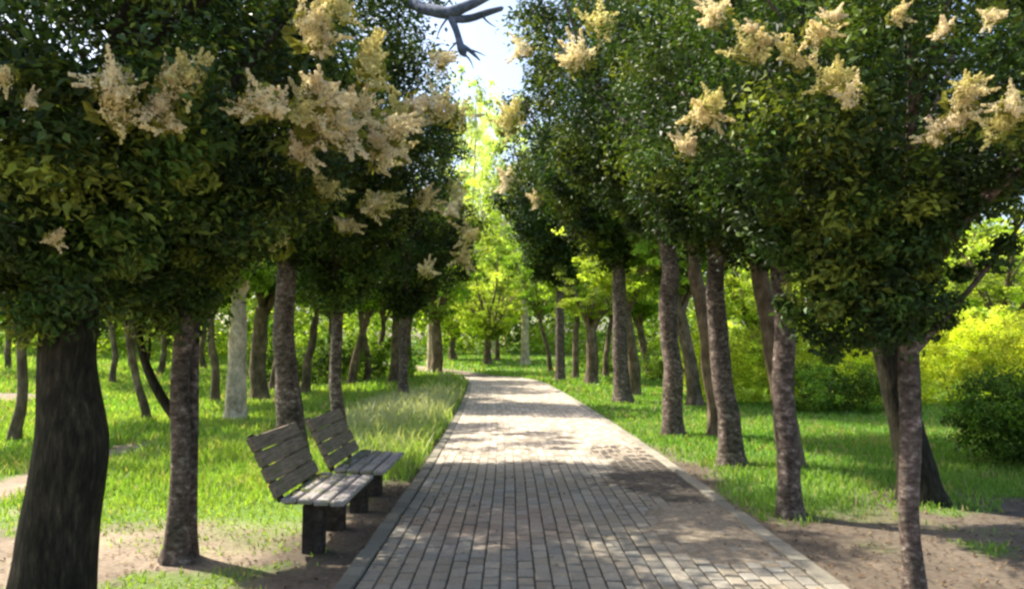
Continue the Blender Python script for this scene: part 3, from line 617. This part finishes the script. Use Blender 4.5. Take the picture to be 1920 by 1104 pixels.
shrub('hedge', 'long bright yellow-green hedge beyond the lawn on the right', 'hedge', 11.5, 19.5, [(k * 1.5, .25 * math.sin(k), 1.12 + 0.12 * math.sin(k * 2.1), 1.25, .95, 1.3 + 0.1 * math.cos(k)) for k in range(-4, 6)], 42, 0.075, [(0.58, 0.60, 0.06), (0.48, 0.53, 0.05), (0.66, 0.66, 0.10), (0.38, 0.45, 0.05)], 74, dens=60)
G3 = 'low leafy bushes between the trunks of the wood'
for i, (px, D, h, w_, lab, kind) in enumerate([(600, 30, 2.0, 2.2, 'low green bush in the wood left of the thin tree behind the far bench', PL), (700, 32, 1.9, 2.2, 'low green bush in the wood by the sunlit tan trunk', PL),
     (560, 27, 1.6, 1.6, 'low dark green bush just right of the tree behind the near bench', PM[:3] + PL[:1]), (1150, 42, 1.2, 2.4, 'low bush behind the fifth right-row tree', PL), (1262, 33, 1.5, 1.6, 'low yellowish bush behind the fourth right-row tree', PY)]):
    shrub('bush', lab, 'bush', (px - CX) / FPX * D, D, [(-w_ * .4, 0, h * .5, w_ * .6, .8, h * .55), (w_ * .4, .2, h * .5, w_ * .6, .8, h * .5)], 34, 0.13, kind, 80 + i, dens=26, cr=0.3, group=G3)

# ------------------------------------------------------------------ grass
def grass():
    rng = np.random.default_rng(5)
    Ps = []
    for (y0, y1, den, wd) in ((4.6, 7, 900, .007), (7, 10, 1000, .008), (10, 15, 520, .012), (15, 24, 210, .02), (24, 42, 70, .035), (42, 62, 14, .07)):
        xl, xr = -0.78 * y1, 0.78 * y1
        n = int((y1 - y0) * (xr - xl) * den)
        x = rng.uniform(xl, xr, n); y = rng.uniform(y0, y1, n)
        keep = np.abs(x) < 0.74 * y + 0.5
        keep &= np.abs(x - path_c(y)) > PW - 0.02 + 0.05 * rng.normal(0, 1, n) - 0.16 * ((x < path_c(y)) & (vnoise(x * 3, y * 3, 8) > 0.55) & (y > 6.8))
        dd = dirt(x, y); keep &= rng.uniform(0, 1, n) > dd * 1.02 - 0.015
        keep &= rng.uniform(0, 1, n) < 0.35 + 1.0 * fbm(x * 1.5, y * 1.5, 91)
        x, y = x[keep], y[keep]; Ps.append(np.stack([x, y, np.full(len(x), wd)], 1))
    for (bx, by) in [(q[1], q[2]) for q in row if q[2] > 6] + WOOD:
        if by < 26:
            k = 130; aa = rng.uniform(0, 6.28, k); rr_ = rng.uniform(0.12, 0.38, k)
            Ps.append(np.stack([bx + rr_ * np.cos(aa), by + rr_ * np.sin(aa), np.full(k, 0.004 + by * 0.0007)], 1))
    P = np.concatenate(Ps); x, y, wd = P.T; n = len(P); print('grass blades', n)
    left = x < path_c(y)
    tall = fbm(x * 0.8, y * 0.8, 15)
    h = np.where(left, 0.05 + 0.19 * smooth(6.0, 10, y) * tall, 0.05 + 0.06 * tall) * rng.uniform(0.5, 1.4, n)
    h = np.where(y > 24, h * 1.3 + 0.05, h); h = np.where(y < 7, h * 0.7, h)
    e = np.abs(x - path_c(y)) - PW; tuft = left & (e < 1.3) & (y > 8.5) & (vnoise(x * 2.6, y * 1.3, 4) > 0.5); h = np.where(tuft, h * 1.15 + 0.03, h)
    pale = np.maximum(smooth(2.2, 0.8, np.hypot((x + 2.4) / 0.8, (y - 17.5) / 4.0)) * (rng.uniform(0, 1, n) < 0.3), 0.6 * tuft * (rng.uniform(0, 1, n) < 0.15))
    h = h + pale * 0.25
    a = rng.uniform(0, 6.28, n); ln = rng.uniform(0.15, 0.7, n) * h
    z = gz(x, y) - 0.005
    ca, sa = np.cos(a), np.sin(a); b = rng.uniform(0, 6.28, n); cb, sb = np.cos(b), np.sin(b)
    v0 = np.stack([x - ca * wd, y - sa * wd, z], 1); v1 = np.stack([x + ca * wd, y + sa * wd, z], 1)
    mx, my = x + cb * ln * 0.35, y + sb * ln * 0.35
    v2 = np.stack([mx + ca * wd * .8, my + sa * wd * .8, z + h * 0.6], 1); v3 = np.stack([mx - ca * wd * .8, my - sa * wd * .8, z + h * 0.6], 1)
    v4 = np.stack([x + cb * ln, y + sb * ln, z + h], 1)
    V = np.stack([v0, v1, v2, v3, v4], 1).reshape(-1, 3); i = np.arange(n)[:, None] * 5
    Q = np.concatenate([i, i + 1, i + 2, i + 3], 1); T = np.concatenate([i + 3, i + 2, i + 4], 1)
    t1 = fbm(x * 0.9, y * 0.9, 61)[:, None]; t2 = rng.uniform(0, 1, (n, 1))
    ca_ = np.array([0.15, 0.30, 0.05]); cb_ = np.array([0.33, 0.43, 0.09]); cg = np.array([0.13, 0.28, 0.05])
    c = np.where(left[:, None], ca_ * (1 - t1) + cb_ * t1, cg * (1 - t1 * 0.6) + cb_ * t1 * 0.6)
    c = c * (0.7 + 0.6 * t2); c = np.where(rng.uniform(0, 1, (n, 1)) < 0.05 + 0.22 * (fbm(x * 2, y * 2, 7)[:, None] > 0.55), np.array([0.42, 0.37, 0.18]), c)
    c = c * (1 - pale[:, None]) + np.array([0.50, 0.50, 0.34]) * pale[:, None]
    o = link('grass', mesh_np('grass', V, [Q, T], np.repeat(c, 5, axis=0)), M_GRASS); o['kind'] = 'stuff'; o['label'] = 'green grass growing on both sides of the path'; o['category'] = 'grass'
grass()

# ------------------------------------------------------------------ fallen leaves and litter
def litter():
    rng = np.random.default_rng(8); n = 13000
    x = rng.uniform(-5, 6.5, n); y = rng.uniform(3.2, 12, n)
    on = np.abs(x - path_c(y)) < PW
    keep = np.where(on, rng.uniform(0, 1, n) < 0.035 + 0.6 * smooth(0.9, 0.2, PW - np.abs(x - path_c(y))) * 0.35, dirt(x, y) > 0.5)
    x, y, on = x[keep], y[keep], on[keep]; n = len(x)
    z = np.where(on, 0.034, gz(x, y) + 0.012)
    pal = np.array([(0.16, 0.09, 0.05), (0.24, 0.15, 0.08), (0.10, 0.07, 0.045), (0.32, 0.22, 0.10), (0.07, 0.05, 0.035)])
    col = pal[rng.integers(0, 5, n)] * rng.uniform(0.7, 1.2, (n, 1))
    V, F, c = leaves_from(np.stack([x, y, z], 1), np.tile([[0, 0, 2.2]], (n, 1)), 0.034, 0.5, col, rng, 0)
    o = link('fallen_leaves', mesh_np('fallen_leaves', V, F, c), M_DRY); o['kind'] = 'stuff'; o['label'] = 'dry brown leaves scattered over soil and paving'; o['category'] = 'leaf litter'
litter()

# ------------------------------------------------------------------ benches
def woodmat(name, c1, c2, c3):
    m, n, out = newmat(name)
    tc = n.nodes.new('ShaderNodeTexCoord'); mp = n.nodes.new('ShaderNodeMapping'); mp.inputs['Scale'].default_value = (22, 1.6, 22)
    n.links.new(tc.outputs['Object'], mp.inputs['Vector'])
    a = n.nodes.new('ShaderNodeTexNoise'); a.inputs['Scale'].default_value = 2.5; a.inputs['Detail'].default_value = 7; a.inputs['Roughness'].default_value = 0.65
    b = n.nodes.new('ShaderNodeTexNoise'); b.inputs['Scale'].default_value = 7; b.inputs['Detail'].default_value = 4
    n.links.new(mp.outputs[0], a.inputs['Vector']); n.links.new(tc.outputs['Object'], b.inputs['Vector'])
    r = n.nodes.new('ShaderNodeValToRGB'); e = r.color_ramp.elements; e[0].position = 0.33; e[0].color = (*c1, 1); e[1].position = 0.66; e[1].color = (*c2, 1)
    n.links.new(a.outputs['Fac'], r.inputs['Fac'])
    r2 = n.nodes.new('ShaderNodeMapRange'); r2.inputs['From Min'].default_value = 0.52; r2.inputs['From Max'].default_value = 0.64; n.links.new(b.outputs['Fac'], r2.inputs['Value'])
    mx = n.nodes.new('ShaderNodeMix'); mx.data_type = 'RGBA'; mx.inputs['B'].default_value = (*c3, 1)
    mm = n.nodes.new('ShaderNodeMath'); mm.operation = 'MULTIPLY'; mm.inputs[1].default_value = 0.55; n.links.new(r2.outputs[0], mm.inputs[0])
    n.links.new(mm.outputs[0], mx.inputs['Factor']); n.links.new(r.outputs['Color'], mx.inputs['A'])
    p = n.nodes.new('ShaderNodeBsdfPrincipled'); p.inputs['Roughness'].default_value = 0.8
    bp = n.nodes.new('ShaderNodeBump'); bp.inputs['Strength'].default_value = 0.5; bp.inputs['Distance'].default_value = 0.004
    n.links.new(a.outputs['Fac'], bp.inputs['Height']); n.links.new(bp.outputs[0], p.inputs['Normal'])
    n.links.new(mx.outputs['Result'], p.inputs['Base Color']); n.links.new(p.outputs[0], out.inputs['Surface']); return m
M_SEAT = woodmat('weathered_seat_wood', (0.17, 0.15, 0.14), (0.44, 0.40, 0.38), (0.20, 0.22, 0.10))
M_BACK = woodmat('mossy_back_wood', (0.09, 0.065, 0.045), (0.32, 0.245, 0.17), (0.15, 0.15, 0.06))
M_POST = barkmat('dark_post', (0.025, 0.02, 0.016), (0.055, 0.045, 0.038), (0.12, 0.10, 0.085), (1, 1, 1), 14, 0.6)
def bboxes(name, boxes, mat, parent, bev=0.009):
    """boxes: (centre, half sizes, rotation about Y)"""
    V, Q = [], []
    for (c, h, ry) in boxes:
        k = len(V); cs, sn = math.cos(ry), math.sin(ry); hx, hy, hz = h
        ring = []
        for (zz, ins) in ((-hz, bev), (-hz + bev, 0), (hz - bev, 0), (hz, bev)):
            for (sx, sy) in ((-1, -1), (1, -1), (1, 1), (-1, 1)):
                X_, Y_ = sx * (hx - ins), sy * (hy - ins)
                V.append((c[0] + X_ * cs + zz * sn, c[1] + Y_, c[2] - X_ * sn + zz * cs))
        Q.append((k + 3, k + 2, k + 1, k)); Q.append((k + 12, k + 13, k + 14, k + 15))
        for lv in range(3):
            for s in range(4):
                a = k + lv * 4 + s; b = k + lv * 4 + (s + 1) % 4; Q.append((a, b, b + 4, a + 4))
    return link(name, mesh_np(name, np.array(V), np.array(Q)), mat, parent)
def bench(x, y, L, label, rz=0.0, jit=1):
    r = random.Random(jit)
    t = empty('park_bench', (x, y, 0.0), label, 'bench', 'wooden benches on the left of the path'); t.rotation_euler = (0, 0, rz)
    n = 4; w_ = 0.104
    bx = []
    for i in range(n):   # x runs from the back (0) to the front (0.48)
        bx.append(((0.055 + i * (w_ + 0.012) , L / 2 + r.uniform(-.006, .006), 0.385 + r.uniform(-.002, .002) + 0.012 * math.cos(i)), (w_ / 2, L / 2, 0.019), 0.0))
    bboxes('seat', bx, M_SEAT, t)
    a = math.radians(27); bb = []
    for i in range(4):
        s_ = 0.075 + i * 0.122
        bb.append(((-0.02 - math.sin(a) * s_, L / 2 + r.uniform(-.006, .006), 0.40 + math.cos(a) * s_), (0.019, L / 2, 0.0565), -a))
    bboxes('backrest', bb, M_BACK, t)
    for yy in (0.17, L - 0.28):
        lg = [((0.20, yy, 0.155), (0.075, 0.055, 0.195), 0.0)]
        lo = bboxes('leg', lg, M_POST, t, 0.012)
        bboxes('bracket', [((0.22, yy, 0.3555), (0.23, 0.035, 0.0105), 0.0)], M_POST, t, 0.003)
        s_ = 0.245
        bboxes('back_post', [((-0.055 - math.sin(a) * s_, yy, 0.385 + math.cos(a) * s_), (0.018, 0.03, 0.27), -a)], M_POST, t, 0.004)
    # leaves lying along the back of the seat
    rng = np.random.default_rng(jit); nn = 46
    P_ = np.stack([np.abs(rng.normal(0, .09, nn)) + 0.02, rng.uniform(0.1, L - 0.05, nn), np.full(nn, 0.425)], 1)
    pal = np.array([(0.2, 0.26, 0.06), (0.3, 0.26, 0.1), (0.12, 0.18, 0.04)])
    V, F, c = leaves_from(P_, np.tile([[0, 0, 3.0]], (nn, 1)), 0.05, 0.5, pal[rng.integers(0, 3, nn)], rng, 0)
    me = mesh_np('fallen_leaves', V, F, c); V2 = me
    o = link('fallen_leaves', me, M_DRY); o.location = (x, y, 0.0); o.rotation_euler = (0, 0, rz); o['kind'] = 'stuff'; o['label'] = 'a few leaves lying on the seat of the ' + ('near bench' if jit == 1 else 'far bench'); o['category'] = 'leaf litter'
    return t
bench(-1.66, 5.40, 1.12, 'weathered grey wooden bench nearest the camera on the left of the path', jit=1)
bench(-1.60, 6.72, 1.2, 'weathered wooden bench beyond the near bench, in front of the thin tree', jit=2)
